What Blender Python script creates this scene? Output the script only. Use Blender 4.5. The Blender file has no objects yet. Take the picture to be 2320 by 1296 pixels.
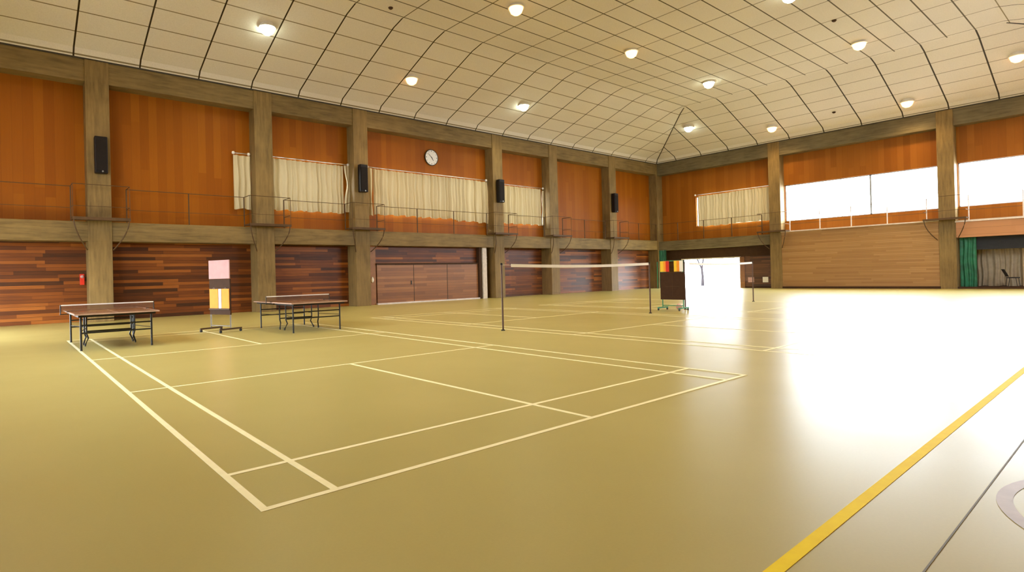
import bpy, math, random
from mathutils import Vector, Matrix
random.seed(7)
PI = math.pi
SC = bpy.context.scene
COL = SC.collection

# ------------------------------------------------------------------ camera
IMG_W, IMG_H = 2320, 1296
YAW, PITCH, ROLL = 0.893041494, 0.00353078, -0.025025782
F_PX, CX, CY = 1281.348, 1042.906, 619.681
CAM = Vector((-1.16376, -3.34105, 1.34837))
XR, YL = 37.70, 20.75            # right end wall line, left long wall line
XB, YN = -4.30, -4.70            # end wall behind, long wall behind the camera
cam_d = bpy.data.cameras.new('camera')
cam = bpy.data.objects.new('camera', cam_d); COL.objects.link(cam)
fw = Vector((math.cos(PITCH)*math.cos(YAW), math.cos(PITCH)*math.sin(YAW), math.sin(PITCH)))
rt = Vector((math.sin(YAW), -math.cos(YAW), 0)); up = rt.cross(fw)
r2 = math.cos(ROLL)*rt + math.sin(ROLL)*up
u2 = -math.sin(ROLL)*rt + math.cos(ROLL)*up
cam.matrix_world = Matrix(((r2.x, u2.x, -fw.x, CAM.x), (r2.y, u2.y, -fw.y, CAM.y), (r2.z, u2.z, -fw.z, CAM.z), (0, 0, 0, 1)))
cam_d.sensor_fit = 'HORIZONTAL'; cam_d.sensor_width = 36.0
cam_d.lens = 36.0*F_PX/IMG_W
cam_d.shift_x = (IMG_W/2-CX)/IMG_W
cam_d.shift_y = (CY-IMG_H/2)/IMG_W
cam_d.clip_start = 0.05; cam_d.clip_end = 500
SC.camera = cam

# ------------------------------------------------------------------ world, exposure
W = bpy.data.worlds.new('sky'); SC.world = W; W.use_nodes = True
bgn = W.node_tree.nodes['Background']
bgn.inputs[0].default_value = (0.80, 0.90, 1.0, 1); bgn.inputs[1].default_value = 35.0
SC.view_settings.view_transform = 'Standard'; SC.view_settings.look = 'None'
SC.view_settings.gamma = 1; SC.view_settings.use_curve_mapping = False
SC.view_settings.exposure = 0.12
try:
    SC.cycles.max_bounces = 7; SC.cycles.diffuse_bounces = 5; SC.cycles.glossy_bounces = 3
    SC.cycles.transparent_max_bounces = 16; SC.cycles.sample_clamp_indirect = 6.0
    SC.cycles.use_denoising = True; SC.cycles.caustics_reflective = False; SC.cycles.caustics_refractive = False
except Exception:
    pass
LAMP_W = 900.0
def portal(name, loc, rot, sx, sy):
    l = bpy.data.lights.new(name, 'AREA'); l.shape = 'RECTANGLE'; l.size = sx; l.size_y = sy
    l.cycles.is_portal = True
    o = bpy.data.objects.new(name, l); o.location = loc; o.rotation_euler = rot; COL.objects.link(o)
# openings onto the sky: (wall, from, to, z0, z1)
WINS_R = [(12.72, 18.02, 4.50, 6.66), (4.14, 11.96, 4.32, 6.66), (-3.9, 3.40, 4.32, 6.66)]
DOOR_R = (15.05, 19.30, 0.0, 2.10)
WINS_L = [(6.62, 7.02, 4.62, 6.62), (8.1, 11.50, 4.62, 6.66), (13.42, 20.6, 4.62, 6.66), (21.75, 25.3, 4.52, 6.56)]
WINS_N = [(21.7, 25.5, 4.5, 6.7), (26.5, 31.6, 4.5, 6.7)]
WINS_B = [(4.2, 11.9, 4.4, 6.7)]
DOOR_B = (14.4, 19.3, 0.0, 2.4)
for (a, b, c, d) in WINS_R+[DOOR_R]: portal('window_portal', (XR+1.0, (a+b)/2, (c+d)/2), (0, PI/2, 0), d-c, b-a)
for (a, b, c, d) in WINS_N: portal('window_portal', ((a+b)/2, YN-0.5, (c+d)/2), (PI/2, 0, 0), b-a, d-c)
for (a, b, c, d) in WINS_B+[DOOR_B]: portal('window_portal', (XB-0.5, (a+b)/2, (c+d)/2), (0, -PI/2, 0), d-c, b-a)

# ------------------------------------------------------------------ materials
def new_mat(name):
    m = bpy.data.materials.new(name); m.use_nodes = True
    nt = m.node_tree; b = nt.nodes['Principled BSDF']
    return m, nt, b
def mth(nt, op, a, b=None, c=None):
    n = nt.nodes.new('ShaderNodeMath'); n.operation = op
    for i, v in enumerate((a, b, c)):
        if v is None: continue
        if isinstance(v, (int, float)): n.inputs[i].default_value = v
        else: nt.links.new(v, n.inputs[i])
    return n.outputs[0]
def sepxyz(nt):
    g = nt.nodes.new('ShaderNodeNewGeometry'); s = nt.nodes.new('ShaderNodeSeparateXYZ')
    nt.links.new(g.outputs['Position'], s.inputs[0]); return g.outputs['Position'], s.outputs
def noise(nt, vec, scale, detail=3, stretch=(1, 1, 1), rough=0.55):
    mp = nt.nodes.new('ShaderNodeMapping'); mp.inputs['Scale'].default_value = stretch
    nt.links.new(vec, mp.inputs[0])
    n = nt.nodes.new('ShaderNodeTexNoise'); n.inputs['Scale'].default_value = scale
    n.inputs['Detail'].default_value = detail; n.inputs['Roughness'].default_value = rough
    nt.links.new(mp.outputs[0], n.inputs['Vector']); return n.outputs[0]
def ramp(nt, fac, stops):
    r = nt.nodes.new('ShaderNodeValToRGB'); cr = r.color_ramp
    while len(cr.elements) < len(stops): cr.elements.new(0.5)
    for e, (p, c) in zip(cr.elements, stops): e.position = p; e.color = (*c, 1)
    nt.links.new(fac, r.inputs[0]); return r.outputs[0]
def mixc(nt, fac, a, b, mode='MIX'):
    n = nt.nodes.new('ShaderNodeMix'); n.data_type = 'RGBA'; n.blend_type = mode
    for i, v in ((0, fac), (6, a), (7, b)):
        if isinstance(v, (int, float)): n.inputs[i].default_value = v
        elif isinstance(v, tuple): n.inputs[i].default_value = (*v, 1)
        else: nt.links.new(v, n.inputs[i])
    return n.outputs[2]
def bump(nt, b, h, strength=0.2, dist=0.01):
    n = nt.nodes.new('ShaderNodeBump'); n.inputs['Strength'].default_value = strength; n.inputs['Distance'].default_value = dist
    nt.links.new(h, n.inputs['Height']); nt.links.new(n.outputs[0], b.inputs['Normal'])
def plain(name, col, rough=0.5, metal=0.0, spec=0.5, var=0.12, scale=6):
    m, nt, b = new_mat(name); pos, s = sepxyz(nt)
    n = noise(nt, pos, scale, 3)
    c2 = tuple(max(0, c*(1-var)) for c in col); c3 = tuple(min(1, c*(1+var)) for c in col)
    nt.links.new(ramp(nt, n, [(0.3, c2), (0.7, c3)]), b.inputs['Base Color'])
    b.inputs['Roughness'].default_value = rough; b.inputs['Metallic'].default_value = metal
    b.inputs['Specular IOR Level'].default_value = spec
    return m
def emis(name, col, strength):
    m, nt, b = new_mat(name); b.inputs['Base Color'].default_value = (*col, 1)
    b.inputs['Emission Color'].default_value = (*col, 1); b.inputs['Emission Strength'].default_value = strength
    return m
def linemask(nt, c, pitch, off, width):
    m = mth(nt, 'FLOORED_MODULO', mth(nt, 'ADD', c, -off+pitch/2), pitch)
    return mth(nt, 'LESS_THAN', mth(nt, 'ABSOLUTE', mth(nt, 'SUBTRACT', m, pitch/2)), width/2)
def planks(name, along, across, width, length, cols, rough=0.5, joint=0.006, jointcol=(0.02, 0.01, 0.005), grain=1.0, spec=0.4):
    """boards of a width and length running along one world axis ('x','y','z'), each with its own tone"""
    m, nt, b = new_mat(name); pos, s = sepxyz(nt)
    ax = {'x': s[0], 'y': s[1], 'z': s[2]}
    row = mth(nt, 'FLOOR', mth(nt, 'DIVIDE', ax[across], width))
    wn = nt.nodes.new('ShaderNodeTexWhiteNoise'); wn.noise_dimensions = '1D'; nt.links.new(row, wn.inputs['W'])
    sh = mth(nt, 'ADD', mth(nt, 'DIVIDE', ax[along], length), mth(nt, 'MULTIPLY', wn.outputs[0], 7.3))
    seg = mth(nt, 'FLOOR', sh)
    cb = nt.nodes.new('ShaderNodeCombineXYZ'); nt.links.new(row, cb.inputs[0]); nt.links.new(seg, cb.inputs[1])
    w2 = nt.nodes.new('ShaderNodeTexWhiteNoise'); w2.noise_dimensions = '2D'; nt.links.new(cb.outputs[0], w2.inputs['Vector'])
    st = [8, 8, 8]; st['xyz'.index(along)] = 0.45
    g = noise(nt, pos, 3.0*grain, 4, tuple(st))
    big = noise(nt, pos, 0.35, 2)
    f = mth(nt, 'ADD', mth(nt, 'MULTIPLY', w2.outputs[0], 0.62), mth(nt, 'MULTIPLY', g, 0.38))
    f = mth(nt, 'ADD', f, mth(nt, 'MULTIPLY', mth(nt, 'SUBTRACT', big, 0.5), 0.35))
    n = len(cols); col = ramp(nt, f, [(0.12+0.76*i/(n-1), c) for i, c in enumerate(cols)])
    jm = linemask(nt, ax[across], width, 0, joint)
    nt.links.new(mixc(nt, jm, col, jointcol), b.inputs['Base Color'])
    b.inputs['Roughness'].default_value = rough; b.inputs['Specular IOR Level'].default_value = spec
    bump(nt, b, mth(nt, 'SUBTRACT', g, jm), 0.15, 0.01)
    return m
def concrete(name, along, base=(0.36, 0.29, 0.17), k=1.0):
    m, nt, b = new_mat(name); pos, s = sepxyz(nt)
    st = [5, 5, 5]; st['xyz'.index(along)] = 0.5
    g = noise(nt, pos, 2.2, 5, tuple(st), 0.65); blot = noise(nt, pos, 0.8, 4)
    f = mth(nt, 'ADD', mth(nt, 'MULTIPLY', g, 0.6), mth(nt, 'MULTIPLY', blot, 0.4))
    dk = tuple(c*0.62 for c in base); lt = tuple(min(1, c*1.32) for c in base)
    nt.links.new(ramp(nt, f, [(0.34, dk), (0.5, base), (0.68, lt)]), b.inputs['Base Color'])
    b.inputs['Roughness'].default_value = 0.6; b.inputs['Specular IOR Level'].default_value = 0.18
    bump(nt, b, g, 0.25, 0.01); return m
def ceil_mat(name, a, b_):
    """square acoustic tiles with dark joints; a, b_ = (axis, pitch, offset, width)"""
    m, nt, b = new_mat(name); pos, s = sepxyz(nt)
    n = noise(nt, pos, 22, 4, (1, 1, 1), 0.7); big = noise(nt, pos, 0.25, 2)
    f = mth(nt, 'ADD', mth(nt, 'MULTIPLY', n, 0.6), mth(nt, 'MULTIPLY', big, 0.4))
    col = ramp(nt, f, [(0.35, CEIL_D), (0.65, CEIL_L)])
    for (ax, pi, of, wi, jc) in (b_, a):
        col = mixc(nt, linemask(nt, s['xyz'.index(ax)], pi, of, wi), col, jc)
    nt.links.new(col, b.inputs['Base Color']); b.inputs['Roughness'].default_value = 0.85
    b.inputs['Specular IOR Level'].default_value = 0.1
    bump(nt, b, n, 0.25, 0.02); return m
CEIL_D, CEIL_L = (0.63, 0.575, 0.52), (0.74, 0.685, 0.63)
M = {}
M['ceil_left'] = ceil_mat('ceiling tiles left', ('x', 2.08, 0.86, 0.055, (0.035, 0.022, 0.01)), ('y', 0.915, 19.78, 0.04, (0.22, 0.17, 0.10)))
M['ceil_top'] = ceil_mat('ceiling tiles top', ('y', 0.972, 1.63, 0.05, (0.10, 0.08, 0.05)), ('x', 2.08, 0.86, 0.045, (0.14, 0.11, 0.07)))
M['ceil_right'] = ceil_mat('ceiling tiles right', ('y', 1.944, 1.63, 0.06, (0.045, 0.035, 0.025)), ('x', 0.915, 36.73, 0.04, (0.26, 0.23, 0.18)))
M['joint'] = plain('dark joint', (0.04, 0.03, 0.02), 0.8)
M['conc_v'] = concrete('board marked concrete upright', 'z', (0.200, 0.128, 0.045))
M['conc_x'] = concrete('board marked concrete beam', 'x', (0.190, 0.125, 0.046))
M['conc_y'] = concrete('board marked concrete beam end', 'y', (0.145, 0.11, 0.054))
M['ply'] = planks('orange plywood cladding', 'z', 'x', 0.30, 6.0, [(0.235, 0.062, 0.001), (0.27, 0.077, 0.002), (0.305, 0.094, 0.003)], 0.5, 0.005, (0.18, 0.048, 0.002), spec=0.15)
M['ply_y'] = planks('orange plywood cladding end', 'z', 'y', 0.30, 6.0, [(0.235, 0.07, 0.004), (0.27, 0.086, 0.006), (0.305, 0.102, 0.009)], 0.5, 0.005, (0.18, 0.055, 0.005), spec=0.15)
M['dark_x'] = planks('dark mixed boards', 'x', 'z', 0.125, 1.9, [(0.045, 0.016, 0.005), (0.11, 0.03, 0.006), (0.20, 0.055, 0.008), (0.33, 0.105, 0.016)], 0.42, 0.008, (0.02, 0.008, 0.004), spec=0.25)
M['dark_y'] = planks('dark mixed boards end', 'y', 'z', 0.125, 1.6, [(0.05, 0.022, 0.010), (0.10, 0.04, 0.015), (0.16, 0.065, 0.025)], 0.4, 0.008)
M['tan_y'] = planks('tan slatted boards', 'y', 'z', 0.10, 2.4, [(0.26, 0.125, 0.03), (0.31, 0.16, 0.042), (0.36, 0.195, 0.06)], 0.5, 0.010, (0.20, 0.09, 0.03))
M['door_x'] = planks('brown door boards', 'x', 'z', 0.14, 2.6, [(0.16, 0.058, 0.016), (0.24, 0.093, 0.026), (0.33, 0.14, 0.045)], 0.38, 0.006, (0.06, 0.025, 0.01), spec=0.35)
M['orange_beam'] = planks('orange fascia', 'y', 'z', 0.35, 5, [(0.40, 0.17, 0.06), (0.46, 0.21, 0.08)], 0.5)
M['valance'] = plain('black valance cloth', (0.018, 0.018, 0.02), 0.8)
M['black'] = plain('black plastic', (0.008, 0.005, 0.004), 0.5, spec=0.25)
M['grille'] = plain('speaker grille', (0.012, 0.008, 0.006), 0.7, spec=0.15)
M['white'] = plain('white enamel', (0.80, 0.78, 0.74), 0.35, var=0.03)
M['steel'] = plain('grey steel', (0.42, 0.42, 0.40), 0.3, 0.8)
M['darksteel'] = plain('dark painted steel', (0.02, 0.018, 0.012), 0.45, 0.0, 0.3)
M['rail'] = plain('brown painted rail', (0.085, 0.045, 0.018), 0.6, 0.0, 0.2)
M['timber'] = plain('orange timber post', (0.30, 0.12, 0.03), 0.5)
M['pale'] = plain('pale painted timber', (0.62, 0.52, 0.42), 0.5)
M['grey_sill'] = plain('pale sill', (0.62, 0.55, 0.52), 0.3)
M['tabletop'] = plain('brown varnished board', (0.20, 0.085, 0.035), 0.22, spec=0.6)
M['edge'] = plain('pale table edge', (0.55, 0.36, 0.27), 0.3)
M['whitetape'] = plain('white cotton tape', (0.85, 0.80, 0.72), 0.6, var=0.03)
M['post'] = plain('brown steel post', (0.10, 0.055, 0.035), 0.35, 0.3)
M['green'] = plain('green nylon', (0.012, 0.12, 0.055), 0.6, var=0.35, scale=3)
M['greenpaint'] = plain('green enamel', (0.03, 0.25, 0.13), 0.35)
M['pink'] = plain('pinkish notice', (0.50, 0.29, 0.27), 0.6, 0.0, 0.1, var=0.06)
M['orange'] = plain('orange card', (0.85, 0.30, 0.03), 0.5, 0.0, 0.1, var=0.06)
M['yellowcard'] = plain('yellow card', (0.85, 0.55, 0.04), 0.5, 0.0, 0.1, var=0.04)
M['red'] = plain('red card', (0.60, 0.04, 0.02), 0.5, 0.0, 0.1, var=0.04)
M['brownboard'] = plain('dark brown board', (0.055, 0.026, 0.012), 0.7, 0.0, 0.12)
M['rubber'] = plain('black rubber', (0.02, 0.02, 0.02), 0.7)
M['ballpink'] = plain('pink rubber', (0.75, 0.42, 0.38), 0.5)
M['linewhite'] = plain('cream court paint', (0.98, 0.90, 0.55), 0.4, var=0.04, scale=10)
M['lineyellow'] = plain('yellow court paint', (1.0, 0.74, 0.004), 0.6, 0.0, 0.15, var=0.05, scale=10)
M['linebrown'] = plain('red brown court paint', (0.36, 0.25, 0.19), 0.4, var=0.08, scale=10)
M['lineseam'] = plain('dark floor seam', (0.17, 0.155, 0.12), 0.6)
M['groundout'] = plain('pale paving outside', (0.50, 0.48, 0.44), 0.8)
M['bark'] = plain('dark bark', (0.018, 0.016, 0.018), 0.95, spec=0.05)
M['outerwall'] = plain('plain plaster', (0.45, 0.36, 0.25), 0.7)
# floor
m, nt, b = new_mat('olive sheet floor'); pos, s = sepxyz(nt)
n1 = noise(nt, pos, 0.45, 3); n2 = noise(nt, pos, 60, 3)
f = mth(nt, 'ADD', mth(nt, 'MULTIPLY', n1, 0.7), mth(nt, 'MULTIPLY', n2, 0.3))
nt.links.new(ramp(nt, f, [(0.3, (0.415, 0.350, 0.112)), (0.7, (0.470, 0.398, 0.134))]), b.inputs['Base Color'])
sc = noise(nt, pos, 1.2, 4, (1, 1, 1))
rr = nt.nodes.new('ShaderNodeMapRange'); rr.inputs[3].default_value = 0.29; rr.inputs[4].default_value = 0.37
nt.links.new(sc, rr.inputs[0]); nt.links.new(rr.outputs[0], b.inputs['Roughness'])
b.inputs['Specular IOR Level'].default_value = 0.5
bump(nt, b, n2, 0.03, 0.002); M['floor'] = m
# curtain cloth
m, nt, b = new_mat('cream curtain cloth'); pos, s = sepxyz(nt)
b.inputs['Base Color'].default_value = (0.56, 0.475, 0.31, 1); b.inputs['Roughness'].default_value = 0.9
b.inputs['Specular IOR Level'].default_value = 0.05
tl = nt.nodes.new('ShaderNodeBsdfTranslucent'); tl.inputs[0].default_value = (0.70, 0.55, 0.30, 1)
mx = nt.nodes.new('ShaderNodeMixShader'); mx.inputs[0].default_value = 0.01
nt.links.new(b.outputs[0], mx.inputs[1]); nt.links.new(tl.outputs[0], mx.inputs[2])
nt.links.new(mx.outputs[0], nt.nodes['Material Output'].inputs[0]); M['curtain'] = m
M['graycurtain'] = plain('grey beige stage curtain', (0.34, 0.27, 0.18), 0.9, var=0.1)
M['beigepanel'] = plain('beige panel', (0.42, 0.30, 0.17), 0.7, var=0.04)
# net and glass
def thin(name, col, alpha):
    m, nt, b = new_mat(name); b.inputs['Base Color'].default_value = (*col, 1); b.inputs['Roughness'].default_value = 0.8
    tr = nt.nodes.new('ShaderNodeBsdfTransparent'); mx = nt.nodes.new('ShaderNodeMixShader'); mx.inputs[0].default_value = alpha
    nt.links.new(tr.outputs[0], mx.inputs[1]); nt.links.new(b.outputs[0], mx.inputs[2])
    nt.links.new(mx.outputs[0], nt.nodes['Material Output'].inputs[0]); return m
M['net'] = thin('fine brown netting', (0.22, 0.11, 0.06), 0.16)
M['tnet'] = thin('table net mesh', (0.20, 0.10, 0.05), 0.45)
m, nt, b = new_mat('window glass'); tr = nt.nodes.new('ShaderNodeBsdfTransparent'); gl = nt.nodes.new('ShaderNodeBsdfGlossy')
gl.inputs['Roughness'].default_value = 0.02; mx = nt.nodes.new('ShaderNodeMixShader'); mx.inputs[0].default_value = 0.06
nt.links.new(tr.outputs[0], mx.inputs[1]); nt.links.new(gl.outputs[0], mx.inputs[2]); nt.links.new(mx.outputs[0], nt.nodes['Material Output'].inputs[0])
M['glass'] = m

# ------------------------------------------------------------------ mesh helpers
class MB:
    def __init__(s): s.v = []; s.f = []; s.mi = []
    def add(s, vs, fs, mi=0):
        n = len(s.v); s.v += [tuple(v) for v in vs]; s.f += [tuple(i+n for i in f) for f in fs]; s.mi += [mi]*len(fs); return s
    def box(s, x0, x1, y0, y1, z0, z1, mi=0):
        x0, x1 = min(x0, x1), max(x0, x1); y0, y1 = min(y0, y1), max(y0, y1); z0, z1 = min(z0, z1), max(z0, z1)
        vs = [(x, y, z) for z in (z0, z1) for y in (y0, y1) for x in (x0, x1)]
        return s.add(vs, [(0, 2, 3, 1), (4, 5, 7, 6), (0, 1, 5, 4), (2, 6, 7, 3), (0, 4, 6, 2), (1, 3, 7, 5)], mi)
    def tube(s, pts, r, n=10, mi=0, cap=True):
        pts = [Vector(p) for p in pts]; rs = r if isinstance(r, (list, tuple)) else [r]*len(pts)
        vs = []; fs = []
        for i, p in enumerate(pts):
            t = (pts[min(i+1, len(pts)-1)]-pts[max(i-1, 0)]).normalized()
            ref = Vector((0, 0, 1)) if abs(t.z) < 0.9 else Vector((1, 0, 0))
            a = t.cross(ref).normalized(); bb = t.cross(a).normalized()
            for k in range(n):
                th = 2*PI*k/n; vs.append(p+rs[i]*(math.cos(th)*a+math.sin(th)*bb))
        for i in range(len(pts)-1):
            for k in range(n): fs.append((i*n+k, i*n+(k+1) % n, (i+1)*n+(k+1) % n, (i+1)*n+k))
        if cap: fs.append(tuple(range(n))[::-1]); fs.append(tuple(range((len(pts)-1)*n, len(pts)*n)))
        return s.add(vs, fs, mi)
    def lathe(s, prof, c=(0, 0, 0), axis='z', n=28, mi=0):
        vs = []; fs = []
        for (r, h) in prof:
            for k in range(n):
                th = 2*PI*k/n; a, b2 = r*math.cos(th), r*math.sin(th)
                p = {'z': (a, b2, h), 'y': (a, h, b2), 'x': (h, a, b2)}[axis]
                vs.append((p[0]+c[0], p[1]+c[1], p[2]+c[2]))
        for i in range(len(prof)-1):
            for k in range(n): fs.append((i*n+k, i*n+(k+1) % n, (i+1)*n+(k+1) % n, (i+1)*n+k))
        fs.append(tuple(range(n))); fs.append(tuple(range((len(prof)-1)*n, len(prof)*n)))
        return s.add(vs, fs, mi)
    def build(s, name, mats, parent=None, bevel=0.0, smooth=False):
        me = bpy.data.meshes.new(name); me.from_pydata(s.v, [], s.f); me.update()
        if not isinstance(mats, (list, tuple)): mats = [mats]
        for m_ in mats: me.materials.append(m_)
        for p, i in zip(me.polygons, s.mi): p.material_index = i; p.use_smooth = smooth
        o = bpy.data.objects.new(name, me); COL.objects.link(o)
        if parent: o.parent = parent
        if bevel:
            md = o.modifiers.new('bevel', 'BEVEL'); md.width = bevel; md.segments = 2; md.limit_method = 'ANGLE'
        return o
def tag(o, label=None, cat=None, group=None, kind=None):
    if label: o['label'] = label
    if cat: o['category'] = cat
    if group: o['group'] = group
    if kind: o['kind'] = kind
    return o
def thing(name, label, cat, loc=(0, 0, 0), rz=0, group=None):
    o = bpy.data.objects.new(name, None); COL.objects.link(o); o.location = loc; o.rotation_euler = (0, 0, rz)
    return tag(o, label, cat, group)
def struct(o, label=None, cat=None): return tag(o, label, cat, None, 'structure')
def dup(root, loc=None, rz=None, label=None, group=None):
    r = root.copy(); COL.objects.link(r)
    if loc is not None: r.location = loc
    if rz is not None: r.rotation_euler = (0, 0, rz)
    if label: r['label'] = label
    if group: r['group'] = group
    for ch in list(root.children):
        c = ch.copy(); COL.objects.link(c); c.parent = r
        for g in ch.children:
            d = g.copy(); COL.objects.link(d); d.parent = c
    return r

# ------------------------------------------------------------------ large structure
ZG0, ZG1 = 2.92, 3.62        # gallery beam
ZB0, ZB1 = 8.66, 9.47        # head beam
UO, LO = 0.65, 0.85          # recess of the upper and of the lower cladding behind the column line
mb = MB(); mb.box(XB-0.6, XR+2.4, YN-0.6, YL+1.2, -0.25, 0.0)
FLOOR = struct(mb.build('floor', M['floor']))
mb = MB(); mb.box(XR+2.5, XR+60, -40, 60, -0.35, -0.10); mb.box(XB-40, XB-0.65, -40, 60, -0.35, -0.10); mb.box(XB-0.6, XR+2.4, YN-40, YN-0.65, -0.35, -0.10)
mb.box(XB-0.6, XR+2.4, YL+1.25, YL+40, -0.35, -0.10)
struct(mb.build('ground', M['groundout']))

def wall(axis, p0, p1, lo, hi, z0, z1, holes, mb, mi):
    """boxes of a wall running along axis between lo and hi with rectangular holes"""
    zs = sorted({z0, z1, *[h[2] for h in holes], *[h[3] for h in holes]}); zs = [z for z in zs if z0 <= z <= z1]
    for za, zb in zip(zs, zs[1:]):
        zm = (za+zb)/2; cur = lo
        for h in sorted(h for h in holes if h[2] < zm < h[3]):
            a, b = max(h[0], lo), min(h[1], hi)
            if b <= a: continue
            if a > cur: (mb.box(cur, a, p0, p1, za, zb, mi) if axis == 'x' else mb.box(p0, p1, cur, a, za, zb, mi))
            cur = b
        if hi > cur: (mb.box(cur, hi, p0, p1, za, zb, mi) if axis == 'x' else mb.box(p0, p1, cur, hi, za, zb, mi))
mb = MB()
wall('x', YL+UO, YL+UO+0.3, XB-0.3, XR+0.9, ZG1-0.1, ZB1, WINS_L, mb, 0)
wall('x', YL+LO, YL+LO+0.25, XB-0.3, XR+0.9, 0, ZG1-0.1, [], mb, 1)
struct(mb.build('wall_left', [M['ply'], M['dark_x']]))
mb = MB()
wall('y', XR+UO, XR+UO+0.3, YN-0.3, YL+0.9, ZG1-0.1, ZB1, WINS_R, mb, 0)
wall('y', XR+LO, XR+LO+0.25, 12.0, YL+0.9, 0, ZG1-0.1, [DOOR_R], mb, 1)
wall('y', XR+0.03, XR+0.30, 4.10, 12.02, 0.10, ZG1-0.02, [], mb, 2)
wall('y', XR+2.2, XR+2.4, YN-0.3, 4.2, 0, ZG1-0.1, [], mb, 3)
mb.box(XR+0.3, XR+2.4, 4.0, 4.15, 0, ZG1-0.1, 3); mb.box(XR+0.3, XR+2.4, YN-0.3, 4.15, ZG1-0.15, ZG1-0.02, 3)
struct(mb.build('wall_right', [M['ply_y'], M['dark_y'], M['tan_y'], M['outerwall']]))
mb = MB(); wall('x', YN-0.3, YN, XB-0.3, XR+0.9, 0, ZB1+0.1, WINS_N, mb, 0)
struct(mb.build('wall_near', M['ply']))
mb = MB(); wall('y', XB-0.3, XB, YN-0.3, YL+0.9, 0, ZB1+0.1, WINS_B+[DOOR_B], mb, 0)
struct(mb.build('wall_back', M['ply_y']))
# ceiling: four slopes rising from the eaves to a flat field
ZE, ZK, ZF, DK, DB = 9.47, 9.74, 11.58, 0.22, 5.25
x0, x1, y0, y1 = XB, XR, YN, YL
def ring(d, z): return [(x0+d, y0+d, z), (x1-d, y0+d, z), (x1-d, y1-d, z), (x0+d, y1-d, z)]
mb = MB(); R = [ring(-0.02, ZE), ring(DK, ZK), ring(DB-0.5, ZK+(ZF-ZK)*0.925), ring(DB+0.15, ZF)]
vs = [p for r in R for p in r]; top = [(p[0], p[1], p[2]+0.25) for p in vs]
for lv in range(3):
    for k, mi in ((0, 0), (1, 1), (2, 0), (3, 1)):
        a, b_ = lv*4+k, lv*4+(k+1) % 4
        mb.add([vs[a], vs[b_], vs[b_+4], vs[a+4]], [(0, 3, 2, 1)], mi)
        mb.add([top[a], top[b_], top[b_+4], top[a+4]], [(0, 1, 2, 3)], 3)
mb.add(R[3], [(0, 3, 2, 1)], 2); mb.add(top[12:], [(0, 1, 2, 3)], 3)
struct(mb.build('ceiling', [M['ceil_left'], M['ceil_right'], M['ceil_top'], M['joint']]))
mb = MB()   # hip cover strips on the four corners
for (cx_, cy_, sx, sy) in ((x1, y1, -1, -1), (x0, y1, 1, -1), (x1, y0, -1, 1), (x0, y0, 1, 1)):
    mb.tube([(cx_+sx*d, cy_+sy*d, z-0.005) for d, z in ((0, ZE), (DK, ZK), (DB-0.5, ZK+(ZF-ZK)*0.925), (DB+0.1, ZF))], 0.035, 6)
struct(mb.build('trim_1', M['joint']))
# head beams and gallery beams
mb = MB()
mb.box(XB, XR+0.06, YL+0.04, YL+UO+0.02, ZB0, ZB1, 0); mb.box(XB, XR+0.06, YL+0.04, YL+LO, ZG0, ZG1, 0)
mb.box(XR+0.04, XR+UO+0.02, YN, YL+0.06, ZB0-0.08, ZB1, 1); mb.box(XR+0.04, XR+LO, 12.0, YL+0.06, ZG0-0.05, ZG1-0.08, 1)
mb.box(XB, XR, YN, YN+0.3, ZB0, ZB1, 0); mb.box(XB, XB+0.3, YN, YL, ZB0, ZB1, 1)
struct(mb.build('trim_2', [M['conc_x'], M['conc_y']]))
mb = MB(); mb.box(XR+0.04, XR+0.5, YN, 3.45, 2.68, 3.48); struct(mb.build('trim_3', M['orange_beam']))
mb = MB(); mb.box(XR-0.07, XR+0.6, 4.1, 12.0, ZG1-0.02, ZG1+0.05); mb.box(XR-0.05, XR+0.6, YN, 3.45, 3.48, 3.55)
struct(mb.build('trim_4', M['pale']))
mb = MB(); mb.box(XR+0.0, XR+0.04, 4.10, 12.0, 0.0, 0.13); mb.box(XR+LO-0.03, XR+LO, 12.6, 15.05, 0.0, 0.10)
struct(mb.build('baseboard_right', M['brownboard']))
# eave shadow gap batten
mb = MB(); mb.box(XB, XR+0.04, YL+0.0, YL+0.04, ZB1-0.03, ZB1+0.03); mb.box(XR+0.0, XR+0.04, YN, YL, ZB1-0.03, ZB1+0.03)
struct(mb.build('trim_5', M['joint']))
# columns
colx = [-4.05, 1.55, 7.58, 12.27, 21.20, 26.00, 32.14]
for cx_ in colx:
    mb = MB(); w = 0.37 if cx_ < 5 else 0.385
    mb.box(cx_-w, cx_+w, YL, YL+LO+0.02, 0, ZB1)
    for zj in (ZG0, ZG1, ZB0): mb.box(cx_-w-0.003, cx_+w+0.003, YL-0.004, YL+0.2, zj-0.012, zj+0.012)
    struct(mb.build('pillar', M['conc_v'], bevel=0.012))
for cy_ in (12.34, 3.78, -4.5):
    mb = MB(); mb.box(XR, XR+LO+0.02, cy_-0.35, cy_+0.35, 0, ZB1)
    struct(mb.build('pillar', M['conc_v'], bevel=0.012))
mb = MB(); mb.box(XR-0.08, XR+LO, YL-0.02, YL+LO, 0, ZB1); struct(mb.build('pillar', M['conc_v'], bevel=0.012))

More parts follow.
